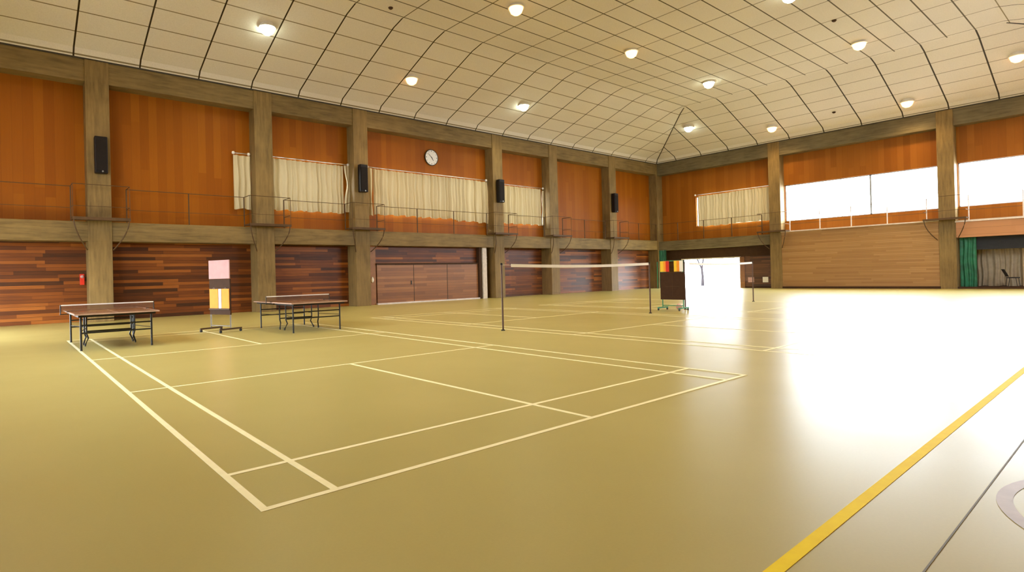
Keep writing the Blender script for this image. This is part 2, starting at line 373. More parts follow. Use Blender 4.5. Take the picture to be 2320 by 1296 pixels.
# ------------------------------------------------------------------ windows
wn = 0
def window(axis, plane, a, b, z0, z1, mulls, framemat):
    """metal frame (one mesh) with a pane of glass as its part"""
    global wn; wn += 1
    mb = MB(); t = 0.05; d0, d1 = plane, plane+0.08
    def bx(p, q, r, s_): (mb.box(p, q, d0, d1, r, s_) if axis == 'x' else mb.box(d0, d1, p, q, r, s_))
    bx(a, b, z0, z0+t); bx(a, b, z1-t, z1); bx(a, a+t, z0, z1); bx(b-t, b, z0, z1)
    for (p, w) in mulls: bx(p-w/2, p+w/2, z0, z1)
    o = struct(mb.build('window_%d' % wn, framemat)); o['category'] = 'window'
    mb = MB(); m_ = (d0+d1)/2
    if axis == 'x': mb.box(a+t, b-t, m_-0.003, m_+0.003, z0+t, z1-t)
    else: mb.box(m_-0.003, m_+0.003, a+t, b-t, z0+t, z1-t)
    mb.build('pane', M['glass'], o); return o
for (a, b, c, d) in WINS_L: window('x', YL+UO+0.1, a, b, c, d, [(q, 0.10) for q in (9.605, 15.955, 18.425, 20.06) if a < q < b]+[(a+(b-a)*k/4, 0.04) for k in (1, 3)], M['steel'])  # wide posts at the curtain joints are added to block window light
window('y', XR+UO+0.1, *WINS_R[0], [(15.405, 0.10)], M['steel'])  # post added behind the curtain joint to stop light leaking through
window('y', XR+UO+0.1, *WINS_R[1], [(7.32, 0.10), (8.82, 0.03), (5.7, 0.02), (11.72, 0.03)], M['steel'])
window('y', XR+UO+0.1, *WINS_R[2], [(0.2, 0.06), (-1.8, 0.04)], M['steel'])
for (a, b, c, d) in WINS_N: window('x', YN-0.2, a, b, c, d, [((a+b)/2, 0.06)], M['steel'])
for (a, b, c, d) in WINS_B: window('y', XB-0.2, a, b, c, d, [((a+b)/2, 0.06)], M['steel'])

# ------------------------------------------------------------------ doors
mb = MB(); a, b, c, d = DOOR_R
mb.box(XR+0.80, XR+1.12, a-0.08, a, 0, d+0.08); mb.box(XR+0.80, XR+1.12, b, b+0.08, 0, d+0.08); mb.box(XR+0.80, XR+1.12, a, b, d, d+0.08)
door = struct(mb.build('door_1', M['pale']), None, 'door')
mb = MB(); mb.box(XR+1.12, XR+1.17, a-0.6, a+0.05, 0.02, d); mb.build('door_leaf', M['white'], door)
mb = MB(); mb.box(XR+0.78, XR+0.83, 12.7, 20.7, 2.18, 2.84); struct(mb.build('trim_6', M['brownboard']))
mb = MB(); mb.box(XR+0.76, XR+0.83, 14.70, 15.0, 0.0, 2.15); struct(mb.build('trim_7', M['tabletop']))
# storage doors of the clock bay (left wall)
mb = MB(); mb.box(13.25, 19.85, YL+0.42, YL+0.50, 0.06, 1.98)
d2 = struct(mb.build('door_2', M['door_x']), None, 'door')
for k, xx in enumerate((15.45, 17.65)):
    mb = MB(); mb.box(xx-0.012, xx+0.012, YL+0.412, YL+0.43, 0.06, 1.98); mb.build('meeting_edge', M['joint'], d2)
mb = MB(); mb.box(15.25, 15.31, YL+0.395, YL+0.43, 0.95, 1.15); mb.build('door_pull', M['darksteel'], d2)
mb = MB(); mb.box(13.2, 19.9, YL+0.30, YL+0.55, 0.0, 0.07); struct(mb.build('trim_8', M['grey_sill']))
mb = MB(); mb.box(13.2, 19.95, YL+0.38, YL+LO, 1.98, 2.06); mb.box(13.2, 19.95, YL+0.55, YL+LO, 2.06, ZG0, 1); struct(mb.build('trim_9', [M['brownboard'], M['dark_x']]))
mb = MB(); mb.box(19.88, 20.02, YL+0.30, YL+LO, 0.0, ZG0); struct(mb.build('trim_10', M['brownboard']))
mb = MB(); mb.box(20.10, 20.40, YL+0.25, YL+0.50, 0.0, ZG0)
for z_ in (2.18, 2.34, 1.98): mb.box(20.09, 20.41, YL+0.24, YL+0.3, z_, z_+0.03)
struct(mb.build('trim_11', M['pale']))
mb = MB(); mb.box(12.66, 13.20, YL+0.45, YL+LO, 0.0, ZG0); struct(mb.build('trim_12', M['timber']))

# ------------------------------------------------------------------ floor markings (paint on the floor)
def lines(name, segs, mat, label):
    mb = MB()
    for (xa, ya, xb, yb, w) in segs:
        if abs(ya-yb) < 1e-6: mb.box(min(xa, xb), max(xa, xb), ya-w/2, ya+w/2, 0.0004, 0.0022)
        else: mb.box(xa-w/2, xa+w/2, min(ya, yb), max(ya, yb), 0.0007, 0.0026)
    o = mb.build(name, mat, FLOOR); o['label'] = label; return o
def court(x, y=0.0, w=0.05):
    h = w/2; X = x+6.1; Y = y+13.4
    s_ = [(x-h, y, X+h, y, w), (x-h, Y, X+h, Y, w), (x-h, y+.76, X+h, y+.76, w), (x-h, Y-.76, X+h, Y-.76, w), (x-h, y+4.72, X+h, y+4.72, w), (x-h, Y-4.72, X+h, Y-4.72, w)]
    s_ += [(x, y, x, Y, w), (X, y, X, Y, w), (x+.46, y, x+.46, Y, w), (X-.46, y, X-.46, Y, w), (x+3.05, y, x+3.05, y+4.72, w), (x+3.05, Y-4.72, x+3.05, Y, w)]
    return s_
lines('court_markings', court(0), M['linewhite'], 'cream badminton court lines in the foreground')
lines('court_markings', court(8.42), M['linewhite'], 'cream badminton court lines under the nearer net')
lines('court_markings', court(16.6), M['linewhite'], 'cream badminton court lines under the farther net')
lines('court_boundary_line', [(-4.2, -2.235, 37.2, -2.235, 0.064)], M['lineyellow'], 'broad yellow court line')
lines('floor_seam', [(-4.2, -2.66, 37.2, -2.66, 0.008)], M['lineseam'], 'thin dark seam in the floor covering')
mb = MB(); ro, ri, n = 0.95, 0.88, 72; c0 = (3.35, -3.66)
vs = [(c0[0]+r*math.cos(2*PI*k/n), c0[1]+r*math.sin(2*PI*k/n), 0.002) for r in (ri, ro) for k in range(n)]
mb.add(vs, [(k, n+k, n+(k+1) % n, (k+1) % n) for k in range(n)])
o = mb.build('court_circle', M['linebrown'], FLOOR); o['label'] = 'red-brown painted circle'

# ------------------------------------------------------------------ gallery railing and platforms
ZR, ZM = 4.86, 4.10
t = thing('gallery_railing', 'thin brown pipe railing along the gallery on the long pillared wall', 'railing', (0, YL, ZG1))
path = []
edge = 0.10; out = -0.62
xs = colx[1:]
pts = [(XB+0.1, edge)]
for cx_ in xs: pts += [(cx_-0.86, edge), (cx_-0.86, out), (cx_+0.86, out), (cx_+0.86, edge)]
pts += [(XR-0.1, edge)]
for nm, z, r in (('top_rail', ZR, 0.014), ('middle_rail', ZM, 0.009)):
    mb = MB()
    for p, q in zip(pts, pts[1:]): mb.tube([(p[0], p[1], z-ZG1), (q[0], q[1], z-ZG1)], r, 6)
    mb.build(nm, M['rail'], t)
prevx = XB+0.1
for cx_ in xs+[XR+0.76]:
    a = prevx+0.86 if prevx > XB+0.2 else prevx; b = cx_-0.86; n = max(2, round((b-a)/2.2)+1)
    for k in range(n):
        x = a+(b-a)*k/(n-1); mb = MB(); mb.box(x-0.02, x+0.02, edge-0.015, edge+0.015, 0, ZR-ZG1); mb.build('post', M['rail'], t)
    if cx_ < XR:
        for x in (cx_-0.86, cx_+0.86): mb = MB(); mb.tube([(x, out, 0.10), (x, out, ZR-ZG1)], 0.010, 6); mb.build('post', M['rail'], t)
    prevx = cx_
t2 = thing('gallery_railing', 'thin railing along the gallery on the window wall at the far end', 'railing', (XR, 0, ZG1))
def rail_y(segs, parent, z, r, nm, mat):
    mb = MB()
    for p, q in zip(segs, segs[1:]): mb.tube([(p[0], p[1], z), (q[0], q[1], z)], r, 6)
    mb.build(nm, mat, parent)
pp = [(edge, YL-0.1), (edge, 13.2), (-.62, 13.2), (-.62, 11.5), (edge, 11.5), (edge, 4.64), (-.62, 4.64), (-.62, 2.92), (edge, 2.92), (edge, -4.6)]
rail_y(pp, t2, ZR-ZG1, 0.014, 'top_rail', M['rail'])
rail_y(pp, t2, ZM-ZG1, 0.011, 'middle_rail', M['rail'])
for y in (19.2, 17.2, 15.2, 13.2, 11.5, 9.8, 8.15, 6.4, 4.64, 2.92, 0.9, -1.2, -3.2):
    mb = MB(); mb.box(edge-0.02, edge+0.02, y-0.022, y+0.022, -0.05, ZR-ZG1); mb.build('post', M['pale'] if y < 12 else M['rail'], t2)
def platform(axis, c, label, group):
    th = thing('gallery_platform', label, 'platform', ((c, YL, ZG1) if axis == 'x' else (XR, c, ZG1)), 0 if axis == 'x' else -PI/2, group)
    mb = MB(); mb.box(-0.88, 0.88, -0.64, -0.006, 0.03, 0.09); mb.box(-0.88, 0.88, -0.66, -0.62, 0.0, 0.10); mb.build('deck', M['rail'], th)
    for sx in (-1, 1):
        mb = MB(); pts = []
        for k in range(9):
            u = k/8; pts.append((sx*(0.84-0.44*u**1.6), -0.60+0.585*(u**2), 0.03-1.05*u**0.9))
        mb.tube(pts, 0.022, 6); mb.build('bracket', M['rail'], th)
names = ['leftmost pillar', 'pillar left of the farther table', 'pillar left of the clock', 'pillar right of the clock', 'fifth pillar from the left', 'pillar nearest the far corner on the long wall']
labs = ['gallery walkway platform bracketed around the leftmost pillar',
        'gallery walkway platform bracketed around the pillar behind the second table tennis table',
        'gallery walkway platform bracketed around the pillar just left of the clock',
        'gallery walkway platform bracketed around the pillar just right of the clock',
        'gallery walkway platform around the speakerless pillar right of the clock bay',
        'gallery walkway platform around the long-wall pillar nearest the far corner']
for cx_, l in zip(xs, labs): platform('x', cx_, l, 'gallery platforms around the pillars')
platform('y', 12.34, 'gallery platform around the far-wall pillar left of the big bright window', 'gallery platforms around the pillars')
platform('y', 3.78, 'gallery platform around the far-wall pillar between the two bright windows', 'gallery platforms around the pillars')

# ------------------------------------------------------------------ curtains
def drape(axis, a, b, z0, z1, plane, label, seed, group='cream curtains at the high windows', mat='curtain', amp=0.095, pitch=0.25, taper=0.0, cat='curtain', name='curtain', tie=None):
    rnd = random.Random(seed); n = int((b-a)/0.022); nz = 12; L = b-a
    ph = [rnd.uniform(0, 6.28) for _ in range(5)]; vs = []; fs = []
    for j in range(nz+1):
        v = j/nz; z = z0+(z1-z0)*v
        for i in range(n+1):
            u = i/n; s_ = a+L*u
            w = math.sin(2*PI*s_/pitch+ph[0]+0.8*math.sin(2*PI*s_/0.9+ph[1]))
            w2 = math.sin(2*PI*s_/0.55+ph[2]+0.7*v)
            ed = min(1.0, u*L/0.07, (1-u)*L/0.07)
            off = amp*(0.75*w+0.55*w2)*(1.0-0.35*v)*ed
            ss = s_
            if tie:  # gathered towards one end
                g = math.exp(-((v-tie[1])/0.22)**2)*tie[2]
                ss = s_+(tie[0]-s_)*g
            ss += 0.02*math.sin(9*v+ph[3]+s_*3)*ed
            zz = z+(0.03*math.sin(2*PI*s_/0.7+ph[4]) if j == 0 else 0)
            vs.append((ss, plane+off, zz) if axis == 'x' else (plane+off, ss, zz))
    for j in range(nz):
        for i in range(n): k = j*(n+1)+i; fs.append((k, k+1, k+n+2, k+n+1))
    mb = MB(); mb.add(vs, fs); o = mb.build(name, M[mat], smooth=True)
    return tag(o, label, cat, group)
PL = YL+UO-0.16
drape('x', 6.44, 7.16, 4.42, 6.70, PL, 'narrow gathered cream curtain left of the pillar behind the second table', 1, pitch=0.24)
drape('x', 7.98, 9.605, 4.46, 6.74, PL, 'cream curtain right beside the pillar behind the second table', 2)
drape('x', 9.605, 11.55, 4.46, 6.74, PL, 'cream curtain left of the dark speaker that hangs left of the clock', 3)
drape('x', 11.58, 11.86, 4.55, 6.76, PL-0.02, 'tied back end curtain left of the pillar that carries the speaker beside the clock', 4, tie=(11.84, 0.6, 0.6))
drape('x', 12.72, 13.15, 4.42, 6.78, PL-0.02, 'tied back white curtain edge directly right of the speaker left of the clock', 5, tie=(13.05, 0.35, 0.6))
drape('x', 13.20, 15.955, 4.50, 6.76, PL, 'cream curtain below and left of the round clock', 6)
drape('x', 15.955, 18.425, 4.48, 6.76, PL, 'cream curtain directly below the round clock', 7)
drape('x', 18.425, 20.06, 4.40, 6.76, PL, 'cream curtain below and right of the round clock', 8, pitch=0.3)
drape('x', 20.06, 20.78, 4.35, 6.74, PL, 'loosely hanging cream curtain left of the pillar right of the clock', 9, pitch=0.33)
drape('x', 21.62, 25.3, 4.40, 6.66, PL, 'cream curtain right of the third speaker', 10)
drape('x', 25.42, 25.60, 4.42, 6.60, PL, 'narrow curtain strip left of the speakerless pillar beyond the third speaker', 11)
PR = XR+UO-0.16
drape('y', 12.72, 15.405, 4.50, 6.70, PR, 'grey-cream curtain on the far wall beside the pillar', 12, pitch=0.22)
drape('y', 15.405, 17.78, 4.46, 6.66, PR, 'grey-cream curtain on the far wall above the open doorway', 13, pitch=0.22)
def rod(axis, a, b, z, plane, label):
    t = thing('curtain_rail', label, 'curtain rail', ((a, plane, z) if axis == 'x' else (plane, a, z)), 0, 'rails of the high window curtains')
    mb = MB(); L = b-a
    (mb.tube([(0, 0, 0), (L, 0, 0)], 0.018, 8) if axis == 'x' else mb.tube([(0, 0, 0), (0, L, 0)], 0.018, 8)); mb.build('rod', M['steel'], t)
    for e in (0.03, L-0.03):
        mb = MB(); c = (e, 0) if axis == 'x' else (0, e)
        mb.lathe([(0.0, -0.07), (0.05, -0.05), (0.065, 0.0), (0.05, 0.05), (0.0, 0.07)], (c[0], c[1], 0.0), n=12)
        mb.build('end_cap', M['white'], t)
rod('x', 6.42, 7.12, 6.79, PL, 'curtain rail left of the pillar behind the second table')
rod('x', 8.0, 11.85, 6.82, PL, 'curtain rail between that pillar and the speaker left of the clock')
rod('x', 12.85, 20.75, 6.84, PL, 'long curtain rail below the clock')
rod('x', 21.65, 25.55, 6.74, PL, 'curtain rail right of the third speaker')
rod('y', 12.75, 18.0, 6.78, PR, 'curtain rail on the far wall')

# ------------------------------------------------------------------ speakers
sp = thing('wall_speaker', '', 'speaker', (1.60, YL, 6.0), 0, 'tall dark column speakers on the pillars')
mb = MB(); mb.box(-0.20, 0.20, -0.34, -0.06, -0.66, 0.66); mb.build('cabinet', M['black'], sp, bevel=0.03)
mb = MB(); mb.box(-0.17, 0.17, -0.36, -0.335, -0.58, 0.52); mb.build('grille', M['grille'], sp, bevel=0.01)
mb = MB(); mb.box(-0.06, 0.06, -0.08, 0.0, -0.5, 0.5); mb.build('wall_bracket', M['darksteel'], sp)
mb = MB(); mb.lathe([(0.0, -0.02), (0.03, -0.02), (0.03, 0.02), (0.0, 0.02)], (0.03, -0.36, -0.60), 'y', 10); mb.build('badge', M['steel'], sp)
sp['label'] = 'tall dark speaker on the leftmost pillar'
dup(sp, (12.24, YL, 6.10), 0, 'tall dark speaker on the pillar left of the clock')
dup(sp, (21.20, YL, 6.16), 0, 'tall dark speaker on the pillar right of the clock')
dup(sp, (32.08, YL, 6.14), 0, 'small far speaker on the pillar nearest the far corner')

# ------------------------------------------------------------------ clock
t = thing('wall_clock', 'round white wall clock on the orange panelling', 'clock', (16.9, YL+UO, 7.76))
mb = MB(); mb.lathe([(0.0, 0.0), (0.42, 0.0), (0.435, -0.03), (0.435, -0.08), (0.415, -0.09), (0.408, -0.07), (0.0, -0.07)], axis='y', n=40); mb.build('case', M['darksteel'], t, smooth=False)
mb = MB(); mb.lathe([(0.0, -0.072), (0.40, -0.072), (0.40, -0.076), (0.0, -0.076)], axis='y', n=40); face = mb.build('dial', M['white'], t)
for k in range(12):
    a = k*PI/6; mb = MB(); r0, r1 = (0.32, 0.37); c, s_ = math.cos(a), math.sin(a); w = 0.012 if k % 3 else 0.02
    mb.add([(r*s_+q*c*w, -0.079, r*c-q*s_*w) for r, q in ((r0, -1), (r0, 1), (r1, 1), (r1, -1))], [(0, 1, 2, 3), (3, 2, 1, 0)]); mb.build('hour_mark', M['black'], face)
for (a, L, w, nm) in ((4.87*PI/6, 0.20, 0.022, 'hour_hand'), (10.4*PI/6, 0.30, 0.015, 'minute_hand')):
    c, s_ = math.cos(a), math.sin(a); mb = MB()
    q = [(-0.04, -w), (-0.04, w), (L, w*0.5), (L, -w*0.5)]
    mb.add([(r*s_+p*c, y, r*c-p*s_) for y in (-0.082, -0.088) for r, p in q], [(0, 1, 2, 3), (7, 6, 5, 4), (0, 4, 5, 1), (1, 5, 6, 2), (2, 6, 7, 3), (3, 7, 4, 0)]); mb.build(nm, M['black'], t)

# ------------------------------------------------------------------ ceiling lamps
def ceil_z(x, y):
    d = min(x-x0, x1-x, y-y0, y1-y)
    pr = [(-0.02, ZE), (DK, ZK), (DB-0.5, ZK+(ZF-ZK)*0.925), (DB+0.15, ZF)]
    for (a, za), (b, zb) in zip(pr, pr[1:]):
        if d <= b: return za+(zb-za)*(d-a)/(b-a)
    return ZF
M['lamp_white'] = emis('white lamp glow', (0.86, 1.0, 0.80), 14)
M['lamp_warm'] = emis('orange lamp glow', (1.0, 0.56, 0.24), 3.4)
lamps = [(6.64, 17.5, 0, 'greenish-white ceiling lamp above the leftmost pillars, first at upper left'), (13.65, 18.3, 1, 'orange ceiling lamp high above the clock, second along the left slope'),
         (14.2, 11.95, 1, 'warm ceiling lamp cut by the top edge of the photo'), (20.97, 18.3, 0, 'white ceiling lamp above the third speaker, on the left slope'),
         (21.6, 11.9, 1, 'orange ceiling lamp in the middle of the flat ceiling'), (28.9, 12.0, 0, 'white ceiling lamp on the flat ceiling above the corner ridge'),
         (34.44, 16.28, 0, 'white ceiling lamp just right of the corner ridge'), (36.33, 11.82, 1, 'small orange ceiling lamp on the far slope, left of the bright windows'),
         (29.5, 5.2, 1, 'orange ceiling lamp on the flat ceiling at upper right'), (36.55, 5.07, 1, 'orange ceiling lamp low on the far slope above the big bright window'),
         (34.8, 0.63, 1, 'large orange ceiling lamp at the right edge of the photo')]
added_lamps = [(6.9, 12, 1), (-0.4, 12, 1), (-0.4, 5.2, 1), (6.9, 5.2, 0), (14.2, 5.2, 1), (21.8, 5.2, 0), (6.9, -1.2, 0), (14.2, -1.2, 0), (21.8, -1.2, 1), (29.2, -1.2, 0), (-0.4, 17.5, 1)]  # lamps out of view, added for the light they give the hall
lproto = {}
for (x, y, k, *lb) in lamps+[(a, b, c) for a, b, c in added_lamps]:
    z = ceil_z(x, y); lab = lb[0] if lb else 'unseen round ceiling lamp added to light the near side of the hall'
    if k not in lproto:
        t = thing('ceiling_lamp', lab, 'lamp', (x, y, z), 0, 'round ceiling lamps')
        mb = MB(); mb.lathe([(0.0, 0.12), (0.20, 0.12), (0.29, -0.05), (0.31, -0.06), (0.31, -0.09), (0.27, -0.09), (0.17, 0.08), (0.0, 0.08)], n=28); mb.build('reflector', M['white'], t)
        mb = MB(); mb.lathe([(0.0, -0.36), (0.11, -0.345), (0.21, -0.27), (0.26, -0.15), (0.27, -0.05), (0.0, -0.05)], n=24); mb.build('lens', M['lamp_warm' if k else 'lamp_white'], t, smooth=True)
        lproto[k] = t
    else: t = dup(lproto[k], (x, y, z), 0, lab)
    if not lb: t['group'] = 'unseen ceiling lamps added for their light'
    l = bpy.data.lights.new('lamp_light', 'SPOT'); l.spot_size = math.radians(140); l.spot_blend = 1.0; l.shadow_soft_size = 0.2
    l.energy = LAMP_W*(0.92 if k else 1.25); l.color = (1.0, 0.70, 0.34) if k else (1.0, 0.88, 0.56)
    o = bpy.data.objects.new('lamp_light', l); o.location = (x, y, z-0.36); COL.objects.link(o)
t = None
for (x, y, lb) in ((10.41, 14.85, 'tiny dark ceiling sensor between the lamps at upper left'), (36.2, 8.38, 'tiny brown ceiling sensor on the far slope between two orange lamps'), (25.9, 5.05, 'tiny ceiling sensor at upper right')):
    mb = MB(); mb.lathe([(0.0, 0.0), (0.09, 0.0), (0.09, -0.03), (0.05, -0.07), (0.0, -0.07)], n=14)
    o = mb.build('ceiling_sensor', M['brownboard']); o.location = (x, y, ceil_z(x, y)+0.005); tag(o, lb, 'sensor', 'small sensors on the ceiling')

# ------------------------------------------------------------------ table tennis tables
def tt_table(cx_, cy_, label):
    t = thing('table_tennis_table', label, 'table', (cx_, cy_, 0), 0, 'table tennis tables')
    hw, hl = 0.7625, 1.37
    for s_ in (-1, 1):
        a, b = (0.012, hl) if s_ > 0 else (-hl, -0.012)
        mb = MB(); mb.box(-hw, hw, a, b, 0.735, 0.76); top = mb.build('table_half', M['tabletop'], t, bevel=0.004)
        mb = MB(); e = 0.010
        mb.box(-hw-0.004, hw+0.004, s_*hl-0.004, s_*hl+0.004, 0.737, 0.7615); mb.box(-hw-0.004, -hw+0.018, a, b, 0.737, 0.7615); mb.box(hw-0.018, hw+0.004, a, b, 0.737, 0.7615)
        mb.box(-hw, hw, s_*hl-s_*0.02-0.01, s_*hl, 0.7602, 0.7615); mb.box(-0.0015, 0.0015, a, b, 0.7602, 0.7612); mb.build('edge_line', M['edge'], top)
        mb = MB()  # apron frame under the top
        for x in (-hw+0.08, hw-0.08): mb.box(x-0.015, x+0.015, a+0.05, b-0.05, 0.69, 0.735)
        for y in (a+0.06, b-0.06): mb.box(-hw+0.08, hw-0.08, y-0.015, y+0.015, 0.69, 0.735)
        mb.build('apron', M['darksteel'], t)
        yo = s_*(hl-0.22); yi = s_*0.22
        for x in (-1, 1):
            mb = MB(); mb.tube([(x*(hw-0.12), yo, 0.70), (x*(hw-0.12), yo, 0.02)], 0.020, 8); lg = mb.build('leg', M['darksteel'], t)
            mb = MB(); mb.tube([(x*(hw-0.12), yo, 0.03), (x*(hw-0.12), yo, 0.0)], 0.022, 8); mb.build('foot', M['rubber'], lg)
            mb = MB(); mb.tube([(x*(hw-0.30), yi, 0.70), (x*(hw-0.30), yi, 0.28), (x*(hw-0.33), yi+s_*0.02, 0.18), (x*(hw-0.28), yi-s_*0.06, 0.03)], 0.018, 8); lg = mb.build('leg', M['darksteel'], t)
            mb = MB(); mb.lathe([(0.0, -0.012), (0.03, -0.012), (0.03, 0.012), (0.0, 0.012)], (x*(hw-0.28), yi-s_*0.06, 0.03), 'x', 12); mb.build('caster', M['rubber'], lg)
        mb = MB(); mb.tube([(-hw+0.12, yo, 0.36), (hw-0.12, yo, 0.36)], 0.015, 8); mb.build('crossbar', M['darksteel'], t)
        mb = MB(); mb.tube([(-hw+0.12, yo, 0.52), (hw-0.12, yo, 0.52)], 0.015, 8); mb.build('crossbar', M['darksteel'], t)
        mb = MB(); mb.tube([(-hw+0.30, yi, 0.30), (hw-0.30, yi, 0.30)], 0.015, 8); mb.build('crossbar', M['darksteel'], t)
        for x in (-1, 1):
            mb = MB(); mb.tube([(x*(hw-0.12), yo, 0.40), (x*(hw-0.30), yi, 0.40)], 0.008, 6); mb.build('side_brace', M['darksteel'], t)
    n = thing('table_tennis_net', label.replace('table tennis table', 'table tennis net on the table').replace('brown ', 'white-taped '), 'net', (cx_, cy_, 0.76), 0, 'nets on the table tennis tables')
    mb = MB(); mb.box(-0.90, 0.90, -0.0015, 0.0015, 0.015, 0.15); mb.build('mesh', M['tnet'], n)
    mb = MB(); mb.box(-0.90, 0.90, -0.006, 0.006, 0.14, 0.165); mb.build('tape', M['whitetape'], n)
    for x in (-1, 1):
        mb = MB(); mb.tube([(x*0.905, 0, -0.04), (x*0.905, 0, 0.165)], 0.010, 8); mb.box(min(x*0.76, x*0.92), max(x*0.76, x*0.92), -0.03, 0.03, -0.050, -0.030); mb.box(min(x*0.74, x*0.80), max(x*0.74, x*0.80), -0.03, 0.03, 0.0, 0.014); mb.build('clamp_post', M['darksteel'], n)
tt_table(0.665, 11.67, 'brown table tennis table standing over the court corner, leftmost')
tt_table(5.115, 11.57, 'brown table tennis table right of the flip-card stand')

# ------------------------------------------------------------------ scoreboards
def scorestand(cx_, cy_, label, kind):
    t = thing('scoreboard_stand', label, 'scoreboard', (cx_, cy_, 0), math.radians(21) if kind == 1 else 0)
    if kind == 1:
        hw, ztop = 0.40, 1.41; mp = M['steel']; bl = 0.34
    else:
        hw, ztop = 0.38, 1.66; mp = M['greenpaint']; bl = 0.30
    for s_ in (-1, 1):
        mb = MB(); mb.tube([(0, s_*hw, 0.10), (0, s_*hw, ztop)], 0.018, 8); mb.build('upright', mp, t)
        mb = MB(); mb.box(-bl, bl, s_*hw-0.02, s_*hw+0.02, 0.07, 0.11); ft = mb.build('foot_bar', M['rail'] if kind == 1 else mp, t)
        for e in (-1, 1):
            mb = MB(); mb.lathe([(0.0, -0.015), (0.035, -0.015), (0.035, 0.015), (0.0, 0.015)], (e*(bl-0.03), s_*hw, 0.036), 'y', 14); mb.build('caster', M['rubber'], ft)
    mb = MB(); mb.tube([(0, -hw, 0.16), (0, hw, 0.16)], 0.014, 8); mb.build('crossbar', mp, t)
    if kind == 1:
        mb = MB(); mb.box(-0.03, 0.0, -0.42, 0.42, 1.42, 1.92); mb.build('notice_board', M['pink'], t, bevel=0.006)
        mb = MB(); mb.box(-0.018, 0.018, -0.42, 0.42, 0.46, 1.41); back = mb.build('back_panel', M['brownboard'], t)
        back['label'] = 'dark brown board behind the cards'
        for (ya, yb, mt, nm) in ((0.05, 0.40, 'orange', 'score_card'), (-0.40, -0.10, 'yellowcard', 'score_card'), (-0.08, 0.03, 'whitetape', 'set_card')):
            mb = MB(); mb.box(-0.034, -0.020, ya, yb, 0.63, 1.15); mb.build(nm, M[mt if mt != 'yellowcard' else 'orange'], t)
        for y in (-0.25, 0.22):
            mb = MB(); mb.tube([(-0.03, y-0.05, 1.15), (-0.03, y, 1.18), (-0.03, y+0.05, 1.15)], 0.006, 6); mb.build('ring', M['steel'], t)
        mb = MB(); mb.box(-0.05, -0.018, -0.42, 0.42, 0.59, 0.625); mb.build('tray', M['rail'], t)
    else:
        mb = MB(); mb.box(-0.03, 0.01, -0.45, 0.44, 0.36, 1.28); mb.build('board', M['brownboard'], t, bevel=0.01)
        mb = MB(); mb.box(-0.034, -0.03, -0.28, 0.24, 0.80, 0.81); mb.box(-0.034, -0.03, -0.02, -0.01, 0.45, 1.2); mb.build('board_rule', M['rail'], t)
        for (ya, yb, mt) in ((0.30, 0.43, 'yellowcard'), (0.22, 0.30, 'orange'), (0.10, 0.22, 'red'), (-0.18, -0.08, 'yellowcard'), (-0.28, -0.18, 'orange'), (-0.40, -0.28, 'whitetape')):
            mb = MB(); mb.box(-0.03, -0.015, ya, yb, 1.30, 1.66); mb.build('score_card', M[mt], t)
        mb = MB(); mb.tube([(0, -hw, 1.66), (0, hw, 1.66)], 0.012, 8); mb.build('top_bar', mp, t)
    return t
scorestand(3.33, 12.55, 'wheeled scoreboard stand with a pink notice board and orange flip cards', 1)
scorestand(16.3, 7.0, 'wheeled scoreboard with a dark brown board and orange cards on a green frame', 2)
mb = MB(); mb.lathe([(0.1*math.sin(PI*k/12), 0.1-0.1*math.cos(PI*k/12)) for k in range(13)], n=20)
o = mb.build('ball', M['ballpink'], smooth=True); o.location = (16.75, 7.05, 0.002); tag(o, 'pink ball on the floor under the dark brown scoreboard', 'ball')

# ------------------------------------------------------------------ badminton nets and posts
def bpost(x, y, label):
    t = thing('net_post', label, 'post', (x, y, 0), 0, 'badminton net posts')
    mb = MB(); mb.tube([(0, 0, 0.0), (0, 0, 1.60)], 0.022, 10); mb.build('pole', M['post'], t)
    mb = MB(); mb.lathe([(0.0, 0.0), (0.05, 0.0), (0.05, 0.012), (0.03, 0.03), (0.0, 0.03)], n=16); mb.build('base_plate', M['darksteel'], t)
    mb = MB(); mb.lathe([(0.0, 1.58), (0.028, 1.58), (0.03, 1.61), (0.0, 1.63)], n=12); mb.build('cap', M['black'], t)
bpost(8.13, 6.62, 'brown badminton net post, nearest and leftmost'); bpost(14.72, 6.85, 'brown badminton net post left of the dark brown scoreboard')
bpost(22.35, 7.05, 'brown badminton net post in front of the far wall, right of the doorway'); bpost(16.9, 6.9, 'badminton net post half hidden behind the dark brown scoreboard')
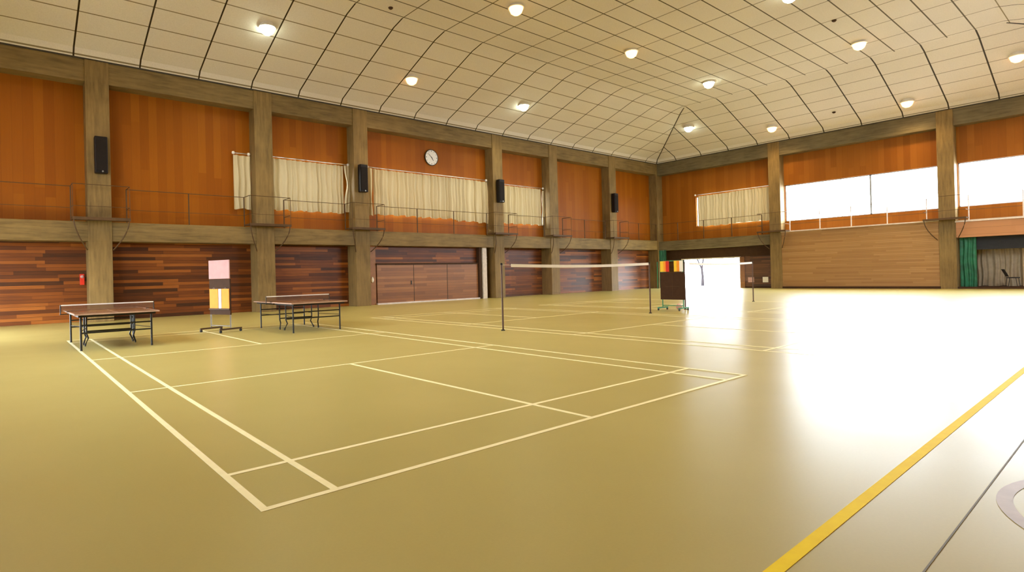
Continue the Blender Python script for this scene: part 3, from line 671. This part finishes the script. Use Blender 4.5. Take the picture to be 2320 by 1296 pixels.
def bnet(xa, ya, xb, yb, label):
    t = thing('badminton_net', label, 'net', (xa, ya, 0), math.atan2(yb-ya, xb-xa), 'badminton nets')
    L = math.hypot(xb-xa, yb-ya); n = 24
    def zt(u): return 1.575-0.045*math.sin(PI*u)
    mb = MB(); vs = []; a, b = 0.30, L-0.02
    for i in range(n+1):
        x = a+(b-a)*i/n; vs += [(x, 0, zt(x/L)), (x, 0, zt(x/L)-0.74)]
    mb.add(vs, [(2*i, 2*i+1, 2*i+3, 2*i+2) for i in range(n)]); mb.build('mesh', M['net'], t)
    mb = MB()
    for i in range(n):
        xa_ = a+(b-a)*i/n; xb_ = a+(b-a)*(i+1)/n; za, zb = zt(xa_/L), zt(xb_/L)
        mb.add([(x, y, z+dz) for dz in (-0.045, 0.03) for (x, z) in ((xa_, za), (xb_, zb)) for y in (-0.004, 0.004)], [(0, 2, 3, 1), (4, 5, 7, 6), (0, 4, 6, 2), (1, 3, 7, 5), (0, 1, 5, 4), (2, 6, 7, 3)])
    mb.build('tape', M['whitetape'], t)
    mb = MB(); mb.tube([(0.02, 0, 1.575), (a, 0, zt(a/L))], 0.004, 6); mb.build('cord', M['whitetape'], t)
    mb = MB(); mb.tube([(0.0, 0, 0.83), (L, 0, 0.83)], 0.003, 5); mb.build('bottom_cord', M['net'], t)
bnet(8.16, 6.62, 14.70, 6.85, 'nearer badminton net with a white top tape')
bnet(16.93, 6.9, 22.33, 7.05, 'farther badminton net in front of the open doorway')

# ------------------------------------------------------------------ far corner, recess and small wall items
def bundle(name, axis, a, b, z0, z1, plane, mat, label, seed):
    return drape(axis, a, b, z0, z1, plane, label, seed, group=None, mat=mat, amp=0.06, pitch=0.16, cat='curtain', name=name)
bundle('divider_curtain', 'y', 19.95, 20.55, 0.06, 2.86, XR-0.28, 'green', 'green divider curtain gathered in the far corner', 21)
mb = MB(); mb.tube([(XR-0.45, 20.62, 0), (XR-0.45, 20.62, 2.0)], 0.03, 10); o = mb.build('pole', M['greenpaint']); tag(o, 'green steel pole in the far corner', 'pole')
bundle('stage_side_curtain', 'y', 2.72, 3.38, 0.03, 2.70, XR+0.5, 'green', 'dark green side curtain at the right edge recess', 22)
mb = MB(); mb.box(XR+0.62, XR+0.68, YN, 3.4, 2.02, 2.72); o = mb.build('valance', M['valance']); tag(o, 'black valance over the curtained recess', 'valance')
drape('y', 1.02, 3.35, 0.10, 2.30, XR+1.5, 'grey-beige curtain at the back of the recess', 23, group=None, mat='graycurtain', amp=0.06, pitch=0.22)
mb = MB(); mb.box(XR+1.35, XR+1.42, YN, 1.12, 0.10, 2.30); o = mb.build('partition_panel', M['beigepanel']); tag(o, 'plain beige panel right of the grey-beige curtain', 'panel')
mb = MB(); mb.box(XR+0.05, XR+2.2, YN, 3.9, 0.0, 0.10); struct(mb.build('trim_13', M['brownboard']))
t = thing('folding_chair', 'dark chair in the recess at the right edge', 'chair', (XR+0.72, 1.42, 0.10), 0.4)
mb = MB(); mb.box(-0.20, 0.20, -0.22, 0.20, 0.42, 0.47); mb.build('seat', M['black'], t, bevel=0.01)
mb = MB(); mb.add([(x, y, z) for (y, z) in ((0.19, 0.50), (0.36, 0.88)) for x in (-0.2, 0.2)]+[(x, y+0.025, z) for (y, z) in ((0.19, 0.50), (0.36, 0.88)) for x in (-0.2, 0.2)], [(0, 1, 3, 2), (4, 6, 7, 5), (0, 4, 5, 1), (2, 3, 7, 6), (0, 2, 6, 4), (1, 5, 7, 3)]); mb.build('backrest', M['black'], t)
for sx in (-1, 1):
    for sy in (-1, 1):
        mb = MB(); mb.tube([(sx*0.18, sy*0.17, 0.43), (sx*0.19, sy*0.22, 0.0)], 0.012, 8); mb.build('leg', M['black'], t)
# notices on the far wall
for (y, z, w, h, mt, lb) in ((14.32, 0.56, 0.40, 0.34, 'pink', 'pinkish-white notice low on the far wall, left of the two'), (13.38, 0.56, 0.36, 0.36, 'whitetape', 'square white notice low on the far wall, right beside the pillar')):
    mb = MB(); mb.box(-0.012, 0, -w/2, w/2, -h/2, h/2); o = mb.build('notice', M[mt], bevel=0.004); o.location = (XR+LO-0.002, y, z); tag(o, lb, 'notice')
mb = MB(); mb.lathe([(0.0, 0.0), (0.07, 0.0), (0.08, -0.02), (0.06, -0.06), (0.0, -0.07)], axis='y', n=18); o = mb.build('alarm_lamp', M['whitetape'], smooth=True)
o.location = (12.98, YL+0.45, 1.24); o.scale = (1, 1, 1.9); tag(o, 'white oval alarm plate on the timber strip right of the pillar before the clock bay', 'alarm')
t = thing('fire_alarm', 'red fire alarm box on the wall left of the leftmost pillar', 'alarm', (1.04, YL+LO, 1.55))
mb = MB(); mb.box(-0.07, 0.07, -0.10, -0.005, -0.20, 0.20); mb.build('box', M['red'], t, bevel=0.01)
mb = MB(); mb.lathe([(0.0, -0.16), (0.04, -0.15), (0.06, -0.10), (0.0, -0.10)], (0, 0, 0.10), 'y', 14); mb.build('lamp', M['pink'], t)

# ------------------------------------------------------------------ outside the doorway
t = thing('tree', 'bare forked tree trunk outside the open doorway', 'tree', (46.5, 22.0, -0.1))
mb = MB(); mb.tube([(0, 0, 0), (0.02, 0, 0.8), (0, 0.05, 1.6)], [0.14, 0.11, 0.09], 10)
mb.tube([(0, 0.05, 1.5), (-0.1, 0.5, 2.6), (-0.2, 0.9, 4.0)], [0.08, 0.06, 0.04], 8); mb.tube([(0, 0.05, 1.5), (0.1, -0.15, 2.8), (0.1, -0.3, 4.2)], [0.08, 0.06, 0.04], 8)
mb.build('trunk', M['bark'], t)
